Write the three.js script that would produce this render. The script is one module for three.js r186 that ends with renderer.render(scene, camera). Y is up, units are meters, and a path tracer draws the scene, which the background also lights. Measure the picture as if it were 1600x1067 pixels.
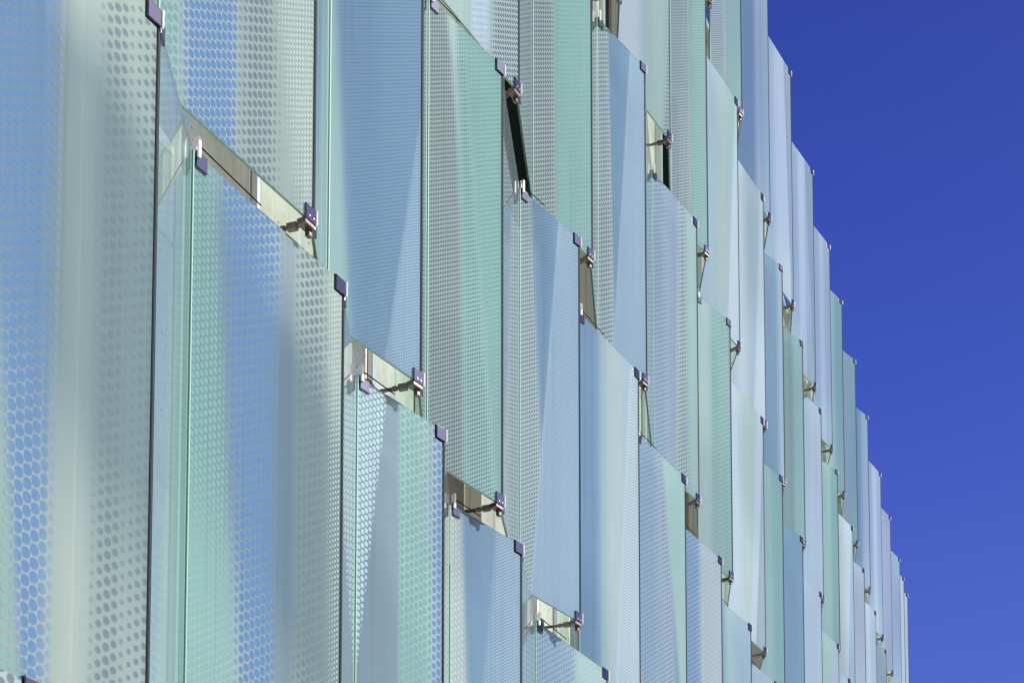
import * as THREE from 'three';
import { mergeGeometries } from 'three/addons/utils/BufferGeometryUtils.js';

// ---------------------------------------------------------------- camera, sky, sun, exposure
const scene = new THREE.Scene();
const EXPOSURE = 1.66;
const EYE = 1.6;
const FULL_W = 1600, FULL_H = 3822, FOCAL = 2750;                // a lens raised far above its axis
const camera = new THREE.PerspectiveCamera(2 * Math.atan(FULL_H / 2 / FOCAL) * 180 / Math.PI, FULL_W / FULL_H, 0.1, 3000);
camera.position.set(0, EYE, 0);
camera.rotation.x = 4.7636 * Math.PI / 180;
camera.setViewOffset(FULL_W, FULL_H, 0, 0, 1600, 1067);
camera.updateProjectionMatrix();
camera.updateMatrixWorld();

const SUN = new THREE.Vector3(0.84, 0.53, 0.10).normalize();         // from the right, a little behind the camera
const srgb = (r, g, b) => new THREE.Color().setRGB(r / 255, g / 255, b / 255, THREE.SRGBColorSpace);
const lin = (c) => { c /= 255; return c <= 0.04045 ? c / 12.92 : Math.pow((c + 0.055) / 1.055, 2.4); };

// clear deep blue sky, paler towards the horizon
{
  const W = 256, H = 256, d = new Float32Array(W * H * 4);
  const stops = [[-90, 128, 120, 108], [-0.2, 128, 120, 108], [0, 168, 186, 224], [8, 128, 153, 220], [20, 82, 108, 204], [30, 61, 85, 187], [40, 47, 67, 161], [60, 44, 60, 148], [90, 40, 56, 140]];
  for (let y = 0; y < H; y++) {
    const el = (y + 0.5) / H * 180 - 90;
    let i = 0; while (i < stops.length - 2 && el > stops[i + 1][0]) i++;
    const a = stops[i], b = stops[i + 1], t = Math.min(1, Math.max(0, (el - a[0]) / (b[0] - a[0])));
    for (let x = 0; x < W; x++) {
      const o = (y * W + x) * 4;
      const az = ((x + 0.5) / W - 0.5) * 2 * Math.PI, ce = Math.cos(el * Math.PI / 180);
      const near = el < 0 ? 9 : Math.acos(Math.min(1, ce * Math.cos(az) * SUN.x + Math.sin(el * Math.PI / 180) * SUN.y + ce * Math.sin(az) * SUN.z));
      const glow = 0.32 * Math.exp(-((near / 0.6) ** 2)) + 0.9 * Math.exp(-((near / 0.28) ** 2));      // the sky pales towards the sun
      for (let c = 0; c < 3; c++) d[o + c] = (lin(a[c + 1] + (b[c + 1] - a[c + 1]) * t) + glow * [0.80, 0.97, 1.12][c]) / EXPOSURE;
      d[o + 3] = 1;
    }
  }
  const sky = new THREE.DataTexture(d, W, H, THREE.RGBAFormat, THREE.FloatType);
  sky.mapping = THREE.EquirectangularReflectionMapping;
  sky.magFilter = THREE.LinearFilter; sky.needsUpdate = true;
  scene.background = sky; scene.environment = sky;
}
const sun = new THREE.DirectionalLight(new THREE.Color(1, 0.965, 0.91), 3.0);
sun.position.copy(SUN).multiplyScalar(60);
sun.castShadow = true;
sun.shadow.mapSize.set(2048, 2048);
Object.assign(sun.shadow.camera, { left: -45, right: 45, top: 45, bottom: -45, near: 1, far: 160 });
scene.add(sun, sun.target);
const renderer = new THREE.WebGLRenderer({ antialias: true });
renderer.toneMapping = THREE.LinearToneMapping;
renderer.toneMappingExposure = EXPOSURE;
renderer.shadowMap.enabled = true;

// ---------------------------------------------------------------- helpers
let seed = 20240517;
const rnd = () => { seed = (seed * 1664525 + 1013904223) >>> 0; return seed / 4294967296; };
const hash = (x, y) => { let h = (x * 374761393 + y * 668265263) | 0; h = Math.imul(h ^ (h >>> 13), 1274126177); return ((h ^ (h >>> 16)) >>> 0) / 4294967296; };
const smooth = (a, b, x) => { const t = Math.min(1, Math.max(0, (x - a) / (b - a || 1e-6))); return t * t * (3 - 2 * t); };
function noise(x, y) {
  const xi = Math.floor(x), yi = Math.floor(y), fx = x - xi, fy = y - yi, u = fx * fx * (3 - 2 * fx), v = fy * fy * (3 - 2 * fy);
  return (hash(xi, yi) * (1 - u) + hash(xi + 1, yi) * u) * (1 - v) + (hash(xi, yi + 1) * (1 - u) + hash(xi + 1, yi + 1) * u) * v;
}
const used = {};
function numbered(name) { const n = used[name] = (used[name] ?? -1) + 1; return n ? `${name}_${String(n).padStart(3, '0')}` : name; }
function add(parent, name, geometry, material) {
  const m = new THREE.Mesh(geometry, material); m.name = name; m.castShadow = m.receiveShadow = true; parent.add(m); return m;
}
const box = (w, h, d, x = 0, y = 0, z = 0) => new THREE.BoxGeometry(w, h, d).translate(x, y, z);
// a small chamfered block, its long axis x
function block(w, h, d, x, y, z, r = 0.0022) {
  const s = new THREE.Shape(); const a = w / 2 - r, b = h / 2 - r;
  s.moveTo(-a, -b); s.lineTo(a, -b); s.lineTo(a, b); s.lineTo(-a, b); s.closePath();
  const g = new THREE.ExtrudeGeometry(s, { depth: d - 2 * r, bevelEnabled: true, bevelThickness: r, bevelSize: r, bevelSegments: 1 });
  return g.translate(x, y, z - d / 2 + r);
}
const rod = (r, len, x, y, z, axis = 'y', seg = 10) => {
  const g = new THREE.CylinderGeometry(r, r, len, seg);
  if (axis === 'x') g.rotateZ(Math.PI / 2); if (axis === 'z') g.rotateX(Math.PI / 2);
  return g.translate(x, y, z);
};
const merged = (...g) => mergeGeometries(g.map((q) => { const p = q.index ? q.toNonIndexed() : q; return p; }));

// ---------------------------------------------------------------- the place: axes of the facade
const FACE = 72.1245 * Math.PI / 180;                            // the facade runs away to the right
const ALONG = new THREE.Vector3(Math.cos(FACE), 0, -Math.sin(FACE)), OUT = new THREE.Vector3(Math.sin(FACE), 0, Math.cos(FACE));
const DIST = 3.0, INNER = -0.228;                                // the outer edges of the glass stand 3 m from the camera's plane; the folds go 23 cm back
const place = (o, s, out, y) => { o.position.copy(ALONG).multiplyScalar(s).addScaledVector(OUT, out - DIST); o.position.y = y; o.rotation.y = FACE; return o; };

const ROWS = [
{ row: 'A', top: 15.930, bottom: 12.900, panels: [
  [15.453, 14.523, 16.500, "pale grey dotted", "P", []],
  [17.046, 16.500, 17.865, "grey dotted and teal", "t", [["P", -1.0, -1.0, 0.52, 0.52, 0.1, "G", 0.03, 0.33], ["T", 0.52, 0.52, 2.0, 2.0, 0.05, "t", 0.03, 0.3]]],
  [18.795, 17.865, 19.545, "blue and lavender", "B", [["V", 0.6, 0.6, 0.77, 0.77, 0.1, "b", 0.04, 0.33], ["b", 0.77, 0.77, 2.0, 2.0, 0.1]]],
  [20.490, 19.545, 21.547, "pale sky blue dark-edged", "L", [["b", -1.0, -1.0, 0.45, 0.45, 0.1], ["L", 0.53, 0.53, 0.78, 0.78, 0.05], ["S", 0.94, 0.78, 2.0, 2.0, 0.03, "L", 0.03, 0.3]]],
  [22.380, 21.547, 23.246, "pale blue streaked", "b", [["L", 0.44, 0.44, 0.68, 0.68, 0.06], ["S", 0.96, 0.71, 2.0, 2.0, 0.04, "b", 0.03, 0.3]]],
  [24.024, 23.246, 24.804, "soft light blue", "b", [["L", 0.56, 0.56, 0.75, 0.75, 0.1]]],
  [25.395, 24.804, 26.508, "teal", "U", [["t", -1.0, -1.0, 0.58, 0.58, 0.2]]],
  [27.030, 26.508, 28.238, "blue green", "U", [["S", -1.0, -1.0, 0.61, 0.61, 0.2]]],
  [28.755, 28.238, 29.934, "plain sky blue", "B", [["b", 0.6, 0.6, 2.0, 2.0, 0.2]]],
  [30.750, 29.934, 31.621, "light blue streaked", "b", [["L", 0.54, 0.54, 0.75, 0.75, 0.1]]],
  [32.430, 31.621, 33.448, "lavender blue", "b", [["V", 0.62, 0.62, 2.0, 2.0, 0.2]]],
  [34.230, 33.448, 34.590, "pale steel blue", "b", []],
  [35.100, 34.590, 35.400, "narrow pale blue", "L", []],
  [35.910, 35.400, 36.690, "narrow pale corner", "L", []],
] },
{ row: 'B', top: 12.849, bottom: 10.215, panels: [
  [11.970, 11.040, 12.690, "pale green", "P", []],
  [13.620, 12.690, 14.631, "pale mint and sky", "t", [["L", -1.0, -1.0, 0.48, 0.48, 0.15], ["p", 0.58, 0.58, 0.87, 0.87, 0.2], ["P", 0.86, 1.15, 2.0, 2.0, 0.03, "G", 0.045, 0.34]]],
  [15.183, 14.631, 15.824, "grey dotted and deep teal", "T", [["P", -1.0, -1.0, 0.56, 0.56, 0.05, "G", 0.035, 0.36], ["T", 0.56, 0.56, 2.0, 2.0, 0.05, "t", 0.035, 0.3]]],
  [16.770, 15.824, 17.291, "grey green", "t", [["b", -1.0, -1.0, 0.4, 0.4, 0.2], ["P", 0.48, 0.48, 0.76, 0.76, 0.2], ["L", 0.7, 0.96, 2.0, 2.0, 0.04]]],
  [18.312, 17.291, 19.094, "pale mint", "P", [["L", -1.0, -1.0, 0.48, 0.48, 0.2], ["b", 0.6, 0.6, 0.79, 0.79, 0.2], ["L", 0.69, 0.93, 2.0, 2.0, 0.04]]],
  [19.608, 19.094, 20.664, "plain clear blue", "B", [["B", 0.4, 0.4, 0.74, 0.74, 0.1], ["b", 0.83, 0.83, 2.0, 2.0, 0.15]]],
  [21.201, 20.664, 22.133, "teal finely dotted", "U", [["G", -1.0, -1.0, 0.56, 0.56, 0.15, "t", 0.035, 0.3], ["U", 0.56, 0.56, 2.0, 2.0, 0.1, "t", 0.035, 0.3]]],
  [22.851, 22.133, 24.030, "lavender blue", "b", [["V", 0.69, 0.69, 2.0, 2.0, 0.1, "b", 0.04, 0.33]]],
  [24.540, 24.030, 25.519, "blue green finely dotted", "U", [["t", -1.0, -1.0, 0.65, 0.65, 0.15, "U", 0.035, 0.3]]],
  [26.322, 25.519, 27.162, "pale mint blue", "L", [["P", -1.0, -1.0, 0.55, 0.55, 0.2], ["b", 0.68, 0.95, 2.0, 2.0, 0.05]]],
  [27.822, 27.162, 28.572, "lavender dotted", "V", [["b", -1.0, -1.0, 0.59, 0.59, 0.2, "V", 0.04, 0.33]]],
  [29.502, 28.572, 30.270, "light blue streaked", "b", [["L", 0.51, 0.51, 0.7, 0.7, 0.15]]],
  [31.200, 30.270, 31.920, "grey blue", "S", []],
] },
{ row: 'C', top: 10.191, bottom: 7.596, panels: [
  [9.444, 8.441, 10.439, "mint and sky blue grey-dotted", "t", [["p", -1.0, -1.0, 0.48, 0.48, 0.15], ["L", 0.48, 0.48, 0.67, 0.67, 0.04, "b", 0.05, 0.28], ["P", 0.69, 0.87, 2.0, 2.0, 0.03, "D", 0.043, 0.33]]],
  [11.106, 10.439, 12.088, "grey dotted and deep teal", "T", [["Q", -1.0, -1.0, 0.41, 0.36, 0.05, "D", 0.041, 0.33], ["T", 0.41, 0.36, 2.0, 2.0, 0.06, "u", 0.041, 0.32]]],
  [12.705, 12.088, 13.872, "blue grey-margined", "B", [["P", -1.0, -1.0, 0.35, 0.24, 0.04, "G", 0.047, 0.33], ["b", 0.3, 0.7, 2.0, 2.0, 0.03, "B", 0.022, 0.3]]],
  [14.670, 13.872, 15.710, "lavender blue dotted", "B", [["C", -1.0, -1.0, 0.39, 0.39, 0.15, "B", 0.05, 0.38], ["V", 0.48, 0.48, 0.64, 0.64, 0.3], ["P", 0.48, 0.6, 2.0, 2.0, 0.08, "G", 0.05, 0.33], ["t", 0.79, 0.75, 2.0, 2.0, 0.1, "P", 0.03, 0.2]]],
  [16.245, 15.710, 17.087, "mint teal-dotted", "t", [["p", -1.0, -1.0, 0.37, 0.37, 0.15], ["t", 0.43, 0.43, 2.0, 2.0, 0.03, "T", 0.055, 0.38]]],
  [18.120, 17.087, 18.831, "mint and sky blue", "p", [["L", -1.0, -1.0, 0.38, 0.38, 0.2], ["L", 0.61, 0.84, 2.0, 2.0, 0.04], ["S", 0.76, 1.03, 2.0, 2.0, 0.03, "L", 0.03, 0.3]]],
  [19.410, 18.831, 20.353, "grey teal finely dotted", "U", [["t", -1.0, -1.0, 0.61, 0.61, 0.2, "U", 0.035, 0.3]]],
  [20.970, 20.353, 21.736, "plain deep blue", "B", []],
  [22.602, 21.736, 23.418, "blue fading to lavender", "b", [["V", 0.68, 0.68, 2.0, 2.0, 0.2, "b", 0.05, 0.35]]],
  [24.348, 23.418, 24.999, "pale blue green", "t", [["V", -0.04, 0.87, 2.0, 2.0, 0.1]]],
  [25.659, 24.999, 26.370, "grey blue", "b", []],
] },
{ row: 'D', top: 7.527, bottom: 4.884, panels: [
  [6.540, 5.591, 7.186, "large blue dotted", "Q", [["t", -1.0, -1.0, 0.16, 0.02, 0.05, "T", 0.055, 0.42], ["C", 0.16, 0.02, 0.5, 0.5, 0.03, "A", 0.051, 0.43], ["Q", 0.5, 0.5, 0.76, 0.76, 0.06, "G", 0.051, 0.34], ["Q", 0.88, 0.38, 2.0, 2.0, 0.06, "w", 0.032, 0.3]]],
  [7.833, 7.186, 8.497, "deep blue with fine dots", "B", [["t", -1.0, -1.0, 0.26, -0.03, 0.05], ["B", 0.26, -0.03, 2.0, 2.0, 0.1, "K", 0.024, 0.31], ["B", 0.61, 1.33, 2.0, 2.0, 0.01, "b", 0.02, 0.32]]],
  [9.129, 8.497, 10.155, "teal dotted grey-margined", "t", [["Q", -1.0, -1.0, 0.94, 0.27, 0.02, "D", 0.032, 0.33], ["p", 0.8, 0.28, 1.07, 0.45, 0.08], ["T", 0.51, 0.44, 2.0, 2.0, 0.05, "u", 0.034, 0.33], ["t", 0.5, 0.37, 0.94, 0.49, 0.06, "k", 0.032, 0.3]]],
  [10.770, 10.155, 11.531, "bright blue pale-margined", "B", [["P", -1.0, -1.0, 0.46, 0.21, 0.06, "G", 0.036, 0.33], ["B", 0.46, 0.21, 0.18, 0.66, 0.08, "K", 0.024, 0.3], ["b", 0.18, 0.66, 2.0, 2.0, 0.02, "B", 0.02, 0.34]]],
  [12.429, 11.531, 13.248, "pale grey green", "b", [["B", -1.0, -1.0, 0.36, 0.36, 0.12], ["t", 0.38, 0.38, 0.48, 0.48, 0.04, "T", 0.03, 0.3], ["P", 0.48, 0.48, 0.73, 0.73, 0.15], ["L", 0.59, 0.87, 2.0, 2.0, 0.02, "S", 0.028, 0.27]]],
  [14.088, 13.248, 14.848, "lavender blue mint-wedged", "B", [["C", -1.0, -1.0, 0.51, 0.51, 0.15, "B", 0.05, 0.42], ["V", 0.6, 0.44, 0.81, 0.65, 0.1, "G", 0.05, 0.33], ["t", 1.02, 0.52, 2.0, 2.0, 0.06]]],
  [15.666, 14.848, 16.371, "blue dotted and grey dotted", "B", [["C", -1.0, -1.0, 0.5, 0.5, 0.05, "A", 0.055, 0.42], ["P", 0.5, 0.5, 2.0, 2.0, 0.05, "V", 0.055, 0.35]]],
  [17.220, 16.371, 17.880, "plain soft blue", "b", [["B", -1.0, -1.0, 0.32, 0.32, 0.15], ["t", 0.41, 0.41, 0.56, 0.56, 0.2]]],
  [18.810, 17.880, 19.590, "pale blue green", "b", []],
] },
{ row: 'E', top: 4.812, bottom: 2.160, panels: [
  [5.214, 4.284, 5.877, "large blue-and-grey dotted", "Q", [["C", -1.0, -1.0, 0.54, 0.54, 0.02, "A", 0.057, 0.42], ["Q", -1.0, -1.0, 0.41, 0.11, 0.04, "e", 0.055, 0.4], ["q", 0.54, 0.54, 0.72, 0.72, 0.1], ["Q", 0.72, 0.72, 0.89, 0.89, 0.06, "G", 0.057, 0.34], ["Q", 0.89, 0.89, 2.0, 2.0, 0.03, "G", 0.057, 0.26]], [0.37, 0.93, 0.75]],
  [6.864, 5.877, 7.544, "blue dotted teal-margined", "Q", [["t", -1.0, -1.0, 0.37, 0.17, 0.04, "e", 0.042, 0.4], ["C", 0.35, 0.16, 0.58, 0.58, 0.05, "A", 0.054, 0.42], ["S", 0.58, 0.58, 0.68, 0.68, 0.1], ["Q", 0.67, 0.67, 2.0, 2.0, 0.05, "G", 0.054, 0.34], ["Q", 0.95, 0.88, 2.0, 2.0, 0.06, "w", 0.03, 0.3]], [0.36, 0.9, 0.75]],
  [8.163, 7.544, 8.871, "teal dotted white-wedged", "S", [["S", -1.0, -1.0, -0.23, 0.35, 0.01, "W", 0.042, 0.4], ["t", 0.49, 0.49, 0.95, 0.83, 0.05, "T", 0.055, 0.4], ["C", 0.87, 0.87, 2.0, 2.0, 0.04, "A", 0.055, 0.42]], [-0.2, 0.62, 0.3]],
  [9.486, 8.871, 10.492, "clear blue pale-margined", "B", [["P", -1.0, -1.0, 0.39, 0.19, 0.05, "w", 0.045, 0.33], ["B", 0.39, 0.19, 0.33, 0.33, 0.1], ["B", 0.11, 0.64, 2.0, 2.0, 0.02, "b", 0.024, 0.33]]],
  [11.451, 10.492, 12.180, "blue and mint dotted", "C", [["C", -1.0, -1.0, 0.57, 0.57, 0.06, "B", 0.05, 0.42], ["t", 0.57, 0.57, 2.0, 2.0, 0.06, "P", 0.05, 0.3]]],
] },
{ row: 'F', top: 2.097, bottom: -0.540, panels: [
  [4.560, 3.630, 5.280, "pale grey dotted", "P", [["P", -1.0, -1.0, 2.0, 2.0, 0.02, "G", 0.058, 0.33]]],
] },
];


// ---------------------------------------------------------------- materials
const canvasTex = (w, h, data, color = true) => {
  const t = new THREE.DataTexture(data, w, h, THREE.RGBAFormat, THREE.UnsignedByteType);
  if (color) t.colorSpace = THREE.SRGBColorSpace;
  t.magFilter = THREE.LinearFilter; t.wrapS = t.wrapT = THREE.RepeatWrapping; t.needsUpdate = true; return t;
};
function concreteTex() {
  const N = 512, d = new Uint8Array(N * N * 4);
  for (let y = 0; y < N; y++) for (let x = 0; x < N; x++) {
    let v = 0.86 + 0.14 * noise(x / 60, y / 60) + 0.06 * (noise(x / 7, y / 9) - 0.5) + 0.05 * (hash(x, y) - 0.5) + 0.05 * (noise(x / 14, y / 160) - 0.5);
    const px = Math.floor(x / 16), py = Math.floor(y / 16), q = hash(px + 7, py + 3);
    if (q > 0.86) { const cx = px * 16 + 3 + 9 * hash(px, py + 91), cy = py * 16 + 3 + 9 * hash(px + 55, py), r = 0.7 + 1.5 * hash(px + 5, py + 8); if (Math.hypot(x - cx, y - cy) < r) v *= 0.62; }
    const o = (y * N + x) * 4;
    d[o] = Math.min(255, 255 * v); d[o + 1] = Math.min(255, 239 * v); d[o + 2] = Math.min(255, 219 * v); d[o + 3] = 255;
  }
  return canvasTex(N, N, d);
}
const M = {
  steel: new THREE.MeshPhysicalMaterial({ name: 'polished_steel', color: new THREE.Color(0.165, 0.155, 0.2), metalness: 1, roughness: 0.2 }),
  dull: new THREE.MeshStandardMaterial({ name: 'brushed_steel', color: new THREE.Color(0.24, 0.205, 0.18), metalness: 1, roughness: 0.36 }),
  screw: new THREE.MeshStandardMaterial({ name: 'screw_steel', color: new THREE.Color(0.9, 0.88, 0.88), metalness: 1, roughness: 0.25 }),
  rim: new THREE.MeshStandardMaterial({ name: 'painted_sunlit_steel', color: new THREE.Color(0.93, 0.91, 0.9), metalness: 0.1, roughness: 0.4 }),  // near-white colour stands in for sunlight on the clamp sides
  seal: new THREE.MeshStandardMaterial({ name: 'black_rubber', color: new THREE.Color(0.006, 0.008, 0.008), roughness: 0.9 }),
  edge: new THREE.MeshPhysicalMaterial({ name: 'glass_edge', color: srgb(140, 186, 164), roughness: 0.5 }),
  darkEdge: new THREE.MeshPhysicalMaterial({ name: 'glass_edge_dark', color: srgb(42, 82, 66), roughness: 0.2, clearcoat: 1, clearcoatRoughness: 0.05 }),
  clear: new THREE.MeshPhysicalMaterial({ name: 'clear_glass', color: new THREE.Color(0.96, 0.985, 0.97), roughness: 0.02, transmission: 1, thickness: 0 }),
  concrete: new THREE.MeshStandardMaterial({ name: 'concrete', map: concreteTex(), roughness: 0.9 }),
  wall: new THREE.MeshStandardMaterial({ name: 'wall_core', color: new THREE.Color(0.3, 0.28, 0.25), roughness: 0.95 }),
  white: new THREE.MeshStandardMaterial({ name: 'white_paint', color: new THREE.Color(0.8, 0.79, 0.76), roughness: 0.5 }),
  dark: new THREE.MeshPhysicalMaterial({ name: 'dark_opening', color: new THREE.Color(0.004, 0.004, 0.004), roughness: 0.9, specularIntensity: 0.1 }),
  wood: new THREE.MeshStandardMaterial({ name: 'brown_cladding', color: new THREE.Color(0.25, 0.19, 0.135), roughness: 0.7 }),
  ground: new THREE.MeshStandardMaterial({ name: 'paving', map: concreteTex(), color: new THREE.Color(0.72, 0.68, 0.62), roughness: 0.95 }),
};

// the ceramic print on a pane: soft fields of colour, dot screens and painted shade (flat print; lengths in metres)
const INK = {
  Q: [176, 194, 186], q: [198, 214, 203], P: [188, 207, 206], p: [194, 218, 212], t: [172, 205, 200], u: [158, 200, 190], T: [144, 184, 178], e: [156, 197, 188], L: [203, 222, 231], b: [178, 202, 217], A: [119, 159, 199], B: [134, 166, 190], U: [140, 179, 182],
  C: [180, 197, 203], S: [152, 174, 184], G: [128, 148, 153], D: [116, 136, 139], K: [112, 146, 168], k: [110, 156, 150], N: [204, 224, 226], V: [180, 194, 211], w: [208, 224, 218], W: [204, 232, 238],
};
for (const k in INK) INK[k] = INK[k].map(lin);
function printTexture(w, h, L, H, base, zones, id, shadeBand, fine = 0) {
  const data = new Uint8Array(w * h * 4), col = [0, 0, 0];
  const enc = (c) => { c = Math.max(0, Math.min(1, c)); return 255 * (c <= 0.0031308 ? 12.92 * c : 1.055 * Math.pow(c, 1 / 2.4) - 0.055); };
  const drift = zones.map((_, i) => hash(id * 13 + i, 77));
  for (let y = 0; y < h; y++) {
    const v = (y + 0.5) / h, Y = v * H;
    for (let x = 0; x < w; x++) {
      const u = (x + 0.5) / w, X = u * L;
      const b0 = INK[base]; col[0] = b0[0]; col[1] = b0[1]; col[2] = b0[2]; let cover = 0, screened = 0;
      for (let i = 0; i < zones.length; i++) {
        const [ink, l0, l1, r0, r1, soft, dot, size, rad] = zones[i];
        const a = l0 + (l1 - l0) * v, b = r0 + (r1 - r0) * v;
        const m = smooth(a - soft, a + soft, u) * (1 - smooth(b - soft, b + soft, u));
        if (m <= 0.002) continue;
        let c = INK[ink], r = c[0], g = c[1], bl = c[2];
        if (dot) {
          const pitch = size * 0.8, row = pitch * 0.8, cx = Math.round(X / row), off = (cx & 1) * 0.5 * pitch, cy = Math.round((Y - off) / pitch);
          const dx = X - cx * row, dy = Y - off - cy * pitch, dist = Math.hypot(dx, dy) / pitch;
          const uc = cx * row / L, vc = (off + cy * pitch) / H, ac = l0 + (l1 - l0) * vc, bc = r0 + (r1 - r0) * vc;
          const grow = Math.min(smooth(-0.02, 0.05 + soft, uc - ac), smooth(-0.02, 0.05 + soft, bc - uc));   // dots thin out towards the rim of their field
          const R = rad * (0.62 + 0.38 * grow) * (0.97 + 0.06 * noise(X * 3 + id, Y * 2));
          const aa = 0.6 * (L / w) / pitch;
          const k = smooth(R + aa + 0.012, R - aa - 0.012, dist), d = INK[dot];
          const under = smooth(R + 0.05, R - 0.05, Math.hypot(dx + 0.10 * pitch, dy + 0.06 * pitch) / pitch) * (1 - k) * 0.22;   // offset shadow of each dot on a second layer, painted in
          r += (d[0] - r) * k; g += (d[1] - g) * k; bl += (d[2] - bl) * k;
          cover = cover * (1 - m) + k * m; screened = Math.max(screened, m);
          r *= 1 - under; g *= 1 - under; bl *= 1 - under * 0.8;
        }
        if (!dot) cover *= 1 - m;
        col[0] += (r - col[0]) * m; col[1] += (g - col[1]) * m; col[2] += (bl - col[2]) * m;
      }
      {                                                                                  // the fine screen that covers the whole pane
        const cx = Math.round(X / 0.021), off = (cx & 1) * 0.013, dy = Y - off - Math.round((Y - off) / 0.026) * 0.026, k = fine * (1 - screened) * smooth(0.0095, 0.0055, Math.hypot(X - cx * 0.021, dy));
        for (let c = 0; c < 3; c++) col[c] *= 1 - k;
      }
      const paintedShade = (1 - 0.92 * cover) * Math.min(0.85, 0.30 * smooth(0.4, 0.85, noise(X * 1.3 + id * 5, Y * 0.55 + id)) + (shadeBand ? shadeBand[2] * smooth(shadeBand[0] - 0.2, shadeBand[0] + 0.16, v + 0.22 * (u - 0.5)) * (1 - smooth(shadeBand[1] - 0.1, shadeBand[1] + 0.1, v + 0.3 * (u - 0.5))) : 0));
      for (let c = 0; c < 3; c++) col[c] *= 1 - paintedShade * [0.56, 0.46, 0.38][c];            // soft grey-blue shade, in random fields and mid-pane bands, painted into the print
      const tone = 0.97 + 0.06 * noise(X * 1.7 + id * 9, Y * 0.6 + 3) + 0.025 * (noise(X * 40 + id, Y * 9) - 0.5) - 0.07 * smooth(0.62, 0.9, noise(X * 55 + id * 3, Y * 0.5 + id)) * smooth(0.35, 0.8, noise(X * 6, Y * 1.1 + id * 2)) - 0.06 * smooth(0.05, 0, v) * noise(X * 20 + id, 5);
      const o = (y * w + x) * 4;
      data[o] = enc(col[0] * tone); data[o + 1] = enc(col[1] * tone); data[o + 2] = enc(col[2] * tone); data[o + 3] = 255;
    }
  }
  return canvasTex(w, h, data);
}
const returnPrint = [0, 1].map((k) => new THREE.MeshPhysicalMaterial({
  name: 'return_glass', map: printTexture(128, 512, 0.9, 2.75, 'N', k ? [['w', -1, -1, 0.6, 0.4, 0.3]] : [['t', 0.6, 0.7, 2, 2, 0.3]], 900 + k),
  roughness: 0.03, transmission: 0.76, thickness: 0,
}));

// ---------------------------------------------------------------- ground and building
const ground = add(scene, 'ground', new THREE.PlaneGeometry(1600, 1600).rotateX(-Math.PI / 2), M.ground);
ground.userData = { kind: 'structure', label: 'pale paved ground in front of the glass facade' };
{ const uv = ground.geometry.attributes.uv; for (let i = 0; i < uv.count; i++) uv.setXY(i, uv.getX(i) * 500, uv.getY(i) * 500); }

const building = new THREE.Group(); building.name = 'concrete_building';
place(building, 0, 0, 0); scene.add(building);
building.userData = { label: 'beige concrete building behind the folded glass panels', category: 'building' };
const WALL = -0.285, PARAPET = 13.48 + EYE;
add(building, 'wall', box(41, PARAPET - 0.03, 14, 15.5, (PARAPET - 0.03) / 2, WALL - 0.12 - 7), M.wall);
{
  const PW = 1.64, PH = 2.0, gap = 0.012, shapes = [];
  for (let v = 0; v < 3; v++) {
    const g = block(PW - gap, PH - gap, 0.118, 0, 0, 0, 0.006), uv = g.attributes.uv, p = g.attributes.position;
    for (let i = 0; i < uv.count; i++) uv.setXY(i, p.getX(i) / 1.7 + v * 0.37, p.getY(i) / 1.7 + v * 0.61);
    shapes.push(g);
  }
  const wins = [[10.16, 9.75, 0.6, 1.8], [14.56, 12.48, 0.46, 1.1]];
  for (let c = 0; c < 25; c++) for (let r = 0; r < 8; r++) {
    const y = Math.min(r * PH + PH / 2, PARAPET - PH / 2), x = -4.1 + c * PW;
    const m = add(building, numbered('concrete_panel'), shapes[(c * 5 + r * 3) % 3], M.concrete);
    m.position.set(x, y, WALL - 0.06 - 0.002 * ((c + r) % 2));
  }
  for (const [x, y, w, h] of wins) {
    const win = add(building, numbered('window'), merged(box(0.04, h, 0.06, -w / 2 - 0.02, 0, 0), box(0.04, h, 0.06, w / 2 + 0.02, 0, 0), box(w + 0.08, 0.04, 0.06, 0, h / 2 + 0.02, 0), box(w + 0.08, 0.04, 0.06, 0, -h / 2 - 0.02, 0)), M.white);
    win.position.set(x, y, WALL + 0.025);
    add(win, 'pane', box(w, h, 0.02, 0, 0, -0.008), M.dark);
  }
  for (const [x, y] of [[12.95, 12.5], [11.95, 9.7], [15.7, 9.7], [18.75, 9.48], [9.0, 6.7]])
    for (let i = 0; i < 4; i++) { const board = add(building, numbered('cladding_board'), block(0.2, 1.3, 0.026, 0, 0, 0), M.wood); board.position.set(x + (i - 1.5) * 0.205, y, WALL + 0.048 + 0.002 * (i % 2)); }
  const railShape = block(0.045, PARAPET - 0.4, 0.03, 0, (PARAPET - 0.4) / 2 + 0.2, 0);
  for (let i = 0; i < 46; i++) { const rx = 6.53 + (i - 4) * 0.655; if (wins.some(([x, , w]) => Math.abs(x - rx) < w / 2 + 0.1)) continue; const r = add(building, numbered('wall_rail'), railShape, M.white); r.position.set(rx, 0, WALL + 0.018); }
  add(building, 'coping', block(41.1, 0.05, 0.5, 15.5, PARAPET + 0.022, WALL - 0.2), M.concrete);
}

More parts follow.
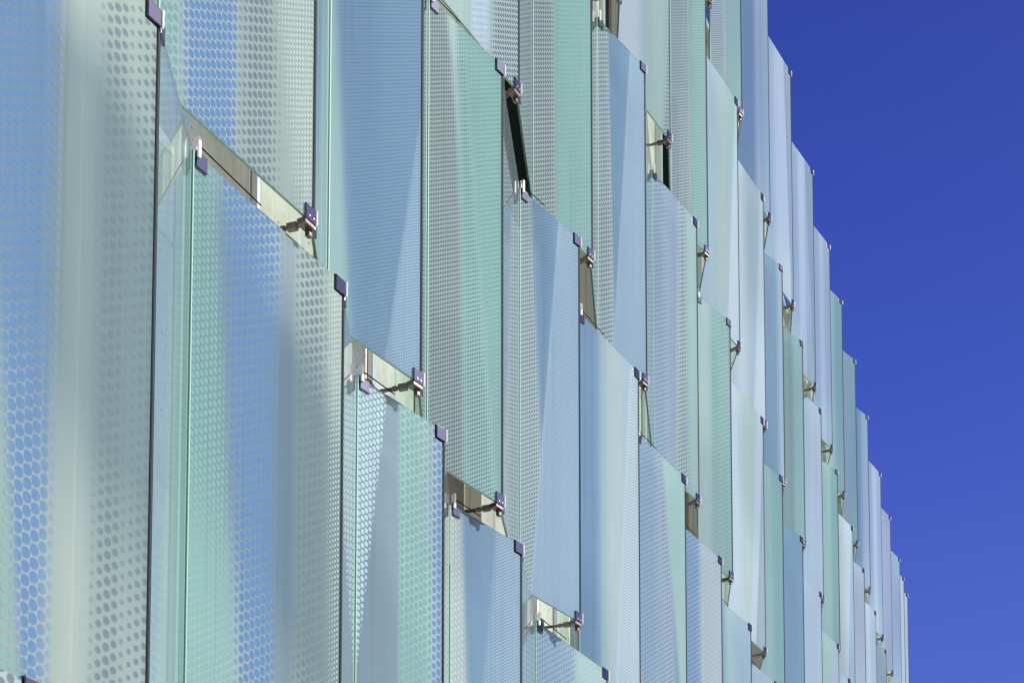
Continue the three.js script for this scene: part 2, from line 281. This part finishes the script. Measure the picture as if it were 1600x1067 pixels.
// ---------------------------------------------------------------- clamps, shared by all panels (local x along the wide pane, z out of it)
const PL = 0.066, PT = 0.011;
const G = {
  plate: block(PL, PL, PT, 0, 0, 0),
  rim: block(0.008, PL + 0.004, 0.026, 0, 0, 0, 0.003),
  gasket: box(PL + 0.006, PL + 0.006, 0.004),
  lip: merged(block(PL * 0.92, 0.010, 0.040, 0, 0, 0)),
  saddle: merged(block(PL + 0.004, 0.026, 0.048, 0, 0, 0, 0.003), block(0.024, 0.028, 0.024, PL * 0.36, -0.026, -0.004, 0.003)),
  arm: merged(rod(0.0095, 0.22, 0, 0, -0.11, 'z', 12), block(0.026, 0.028, 0.05, 0, 0, -0.045, 0.003), rod(0.013, 0.02, 0, 0, -0.09, 'z')),
  foot: block(0.07, 0.11, 0.012, 0, 0, 0),
  screw: rod(0.0048, 0.004, 0, 0, 0, 'z', 10),
  fork: merged(block(0.016, 0.085, 0.012, 0, 0.035, 0), block(0.016, 0.085, 0.012, 0, 0.035, -0.022)),
};

const RANK = ['first', 'second', 'third', 'fourth', 'fifth', 'sixth', 'seventh', 'eighth', 'ninth', 'tenth', 'eleventh', 'twelfth', 'thirteenth', 'fourteenth'];
const ROWNAME = { A: 'in the top row', B: 'in the second row down', C: 'in the third row down', D: 'in the fourth row down', E: 'in the fifth row down', F: 'at the bottom left corner' };
const T = 0.013;                                                  // glass thickness
let id = 0;
for (const { row, top, bottom, panels } of ROWS) {
  const h = top - bottom;
  panels.forEach(([sE, sC, sN, look, base, zones, shadeBand], n) => {
    id++;
    const t = new THREE.Group(); t.name = numbered('glass_panel');
    place(t, sE, 0, bottom + EYE); scene.add(t);
    t.userData = {
      label: row === 'F' ? `${look} glass panel just showing at the bottom left corner` : `${look} glass panel, ${RANK[n]} from left ${ROWNAME[row]}`,
      category: 'glass panel', group: 'folded glass panels of the facade',
    };
    // local frame: x along the facade, z outwards, origin at the foot of the outer edge
    const dx = sE - sC, L = Math.hypot(dx, INNER), turn = Math.atan2(INNER, dx);          // the wide pane, from its inner to its outer edge
    const near = sE < 20, tw = row >= 'D' && sE < 14 ? 512 : near ? 320 : 224, th = row >= 'D' && sE < 14 ? 1280 : near ? 896 : 640;
    const tex = printTexture(tw, th, L, h, base, zones, id, shadeBand, row < 'D' || n > 4 ? 0.09 : 0);
    const print = new THREE.MeshPhysicalMaterial({ name: 'printed_glass', map: tex, roughness: 0.92, specularIntensity: 0, clearcoat: 1, clearcoatRoughness: 0.03, transmission: 0.5, thickness: 0 });
    const wide = new THREE.Group(); wide.rotation.y = turn; // only used to compute the pane's turn
    const toWide = new THREE.Matrix4().makeRotationY(-turn * -1);
    const g = box(L - 0.014, h, T, -L / 2 - 0.007, h / 2, -T / 2).applyMatrix4(toWide);
    const front = add(t, 'front_pane', g, [M.darkEdge, M.edge, M.edge, M.edge, print, M.clear]);
    // the pale ground edge of the pane in the fold
    add(front, 'polished_edge', box(0.006, h - 0.004, T + 0.006, -L + 0.006, h / 2, -T / 2 + 0.004).applyMatrix4(toWide), M.edge);
    // the return, from the outer edge back to the next fold
    const rx = sN - sE - 0.02, RL = Math.hypot(rx, INNER + 0.02), rturn = Math.atan2(-(INNER + 0.02), rx);
    const toRet = new THREE.Matrix4().makeRotationY(rturn).setPosition(0.012, 0, -0.014);
    const side = add(t, 'side_pane', box(RL - 0.03, h, T, RL / 2 + 0.01, h / 2, -T / 2).applyMatrix4(toRet), [M.edge, M.darkEdge, M.darkEdge, M.darkEdge, returnPrint[id % 2], M.clear]);
    // the black joint between the two panes
    add(t, 'joint_seal', merged(box(0.0085, h - 0.01, 0.022, -0.0062, h / 2, -0.0095).applyMatrix4(toWide), box(0.005, h - 0.01, 0.02, 0.0052, h / 2, -0.011).applyMatrix4(toWide)), M.seal);
    add(t, 'edge_strip', box(0.0045, h - 0.012, 0.021, 0.0003, h / 2, -0.0105).applyMatrix4(toWide), M.darkEdge);
    if (L < 0) side.name = 'pane';
    // clamp at the top of the outer edge
    const put = (name, geom, mat, parent, m, x, y, z) => { const k = add(parent, name, geom, mat); k.applyMatrix4(m.clone().multiply(new THREE.Matrix4().makeTranslation(x, y, z))); return k; };
    const tc = put('top_clamp', G.rim, M.rim, t, toWide, 0.004, h - PL / 2 + 0.006, 0.004);
    const rel = (m, x, y, z) => tc.matrix.clone().invert().multiply(m).multiply(new THREE.Matrix4().makeTranslation(x, y, z));
    tc.updateMatrix();
    const sub = (name, geom, mat, m, x, y, z) => { const k = add(tc, name, geom, mat); k.applyMatrix4(rel(m, x, y, z)); return k; };
    sub('plate', G.plate, M.steel, toWide, -PL / 2 - 0.003, h - PL / 2 + 0.006, PT / 2 + 0.001);
    sub('plate', G.plate, M.steel, toRet, PL / 2 + 0.004, h - PL / 2 + 0.006, PT / 2 + 0.002);
    sub('gasket', G.gasket, M.seal, toWide, -PL / 2 - 0.004, h - PL / 2 + 0.005, 0.001);
    sub('lip', G.lip, M.dull, toWide, -PL / 2, h + 0.008, -0.014);
    // clamp and arm under the foot of the outer edge
    const bc = put('bottom_clamp', G.saddle, M.dull, t, toWide, -PL / 2, -0.018, -0.018);
    bc.updateMatrix();
    const relb = (m, x, y, z) => bc.matrix.clone().invert().multiply(m).multiply(new THREE.Matrix4().makeTranslation(x, y, z));
    const subb = (name, geom, mat, m, x, y, z) => { const k = add(bc, name, geom, mat); k.applyMatrix4(relb(m, x, y, z)); return k; };
    subb('plate', G.plate, M.steel, toWide, -PL / 2 - 0.003, PL / 2 - 0.012, PT / 2 + 0.001);
    subb('plate', G.plate, M.steel, toRet, PL / 2 + 0.004, PL / 2 - 0.012, PT / 2 + 0.002);
    subb('rim', G.rim, M.rim, toWide, 0.004, PL / 2 - 0.012, 0.004);
    subb('screw', G.screw, M.screw, toWide, -PL * 0.3, 0.004, PT + 0.003); subb('screw', G.screw, M.screw, toWide, -PL * 0.72, 0.004, PT + 0.003);
    const flat = new THREE.Matrix4();
    add(t, 'arm', G.arm.clone().translate(-0.035, -0.020, -0.04), M.dull);
    add(t, 'arm_foot', G.foot.clone().translate(-0.035, -0.020, WALL + 0.03), M.dull);
    // the forked clip that holds the pane in the fold
    const cl = put('fold_clip', G.fork, M.rim, t, toWide, -L + 0.024, h - 0.02, 0.018);
    cl.updateMatrix();
    const stay = rod(0.003, L * 0.42, 0, 0, 0, 'x', 6).applyMatrix4(new THREE.Matrix4().makeRotationZ(-0.05)).translate(-L * 0.77, h + 0.045, -0.012).applyMatrix4(toWide);
    if (row >= 'D') add(t, 'stay_rod', stay, M.seal);
    const k1 = add(cl, 'plate', G.plate, M.steel); k1.applyMatrix4(cl.matrix.clone().invert().multiply(toWide).multiply(new THREE.Matrix4().makeTranslation(-L + 0.05, h - PL / 2 + 0.004, PT / 2 + 0.001)));
  });
}

renderer.render(scene, camera);
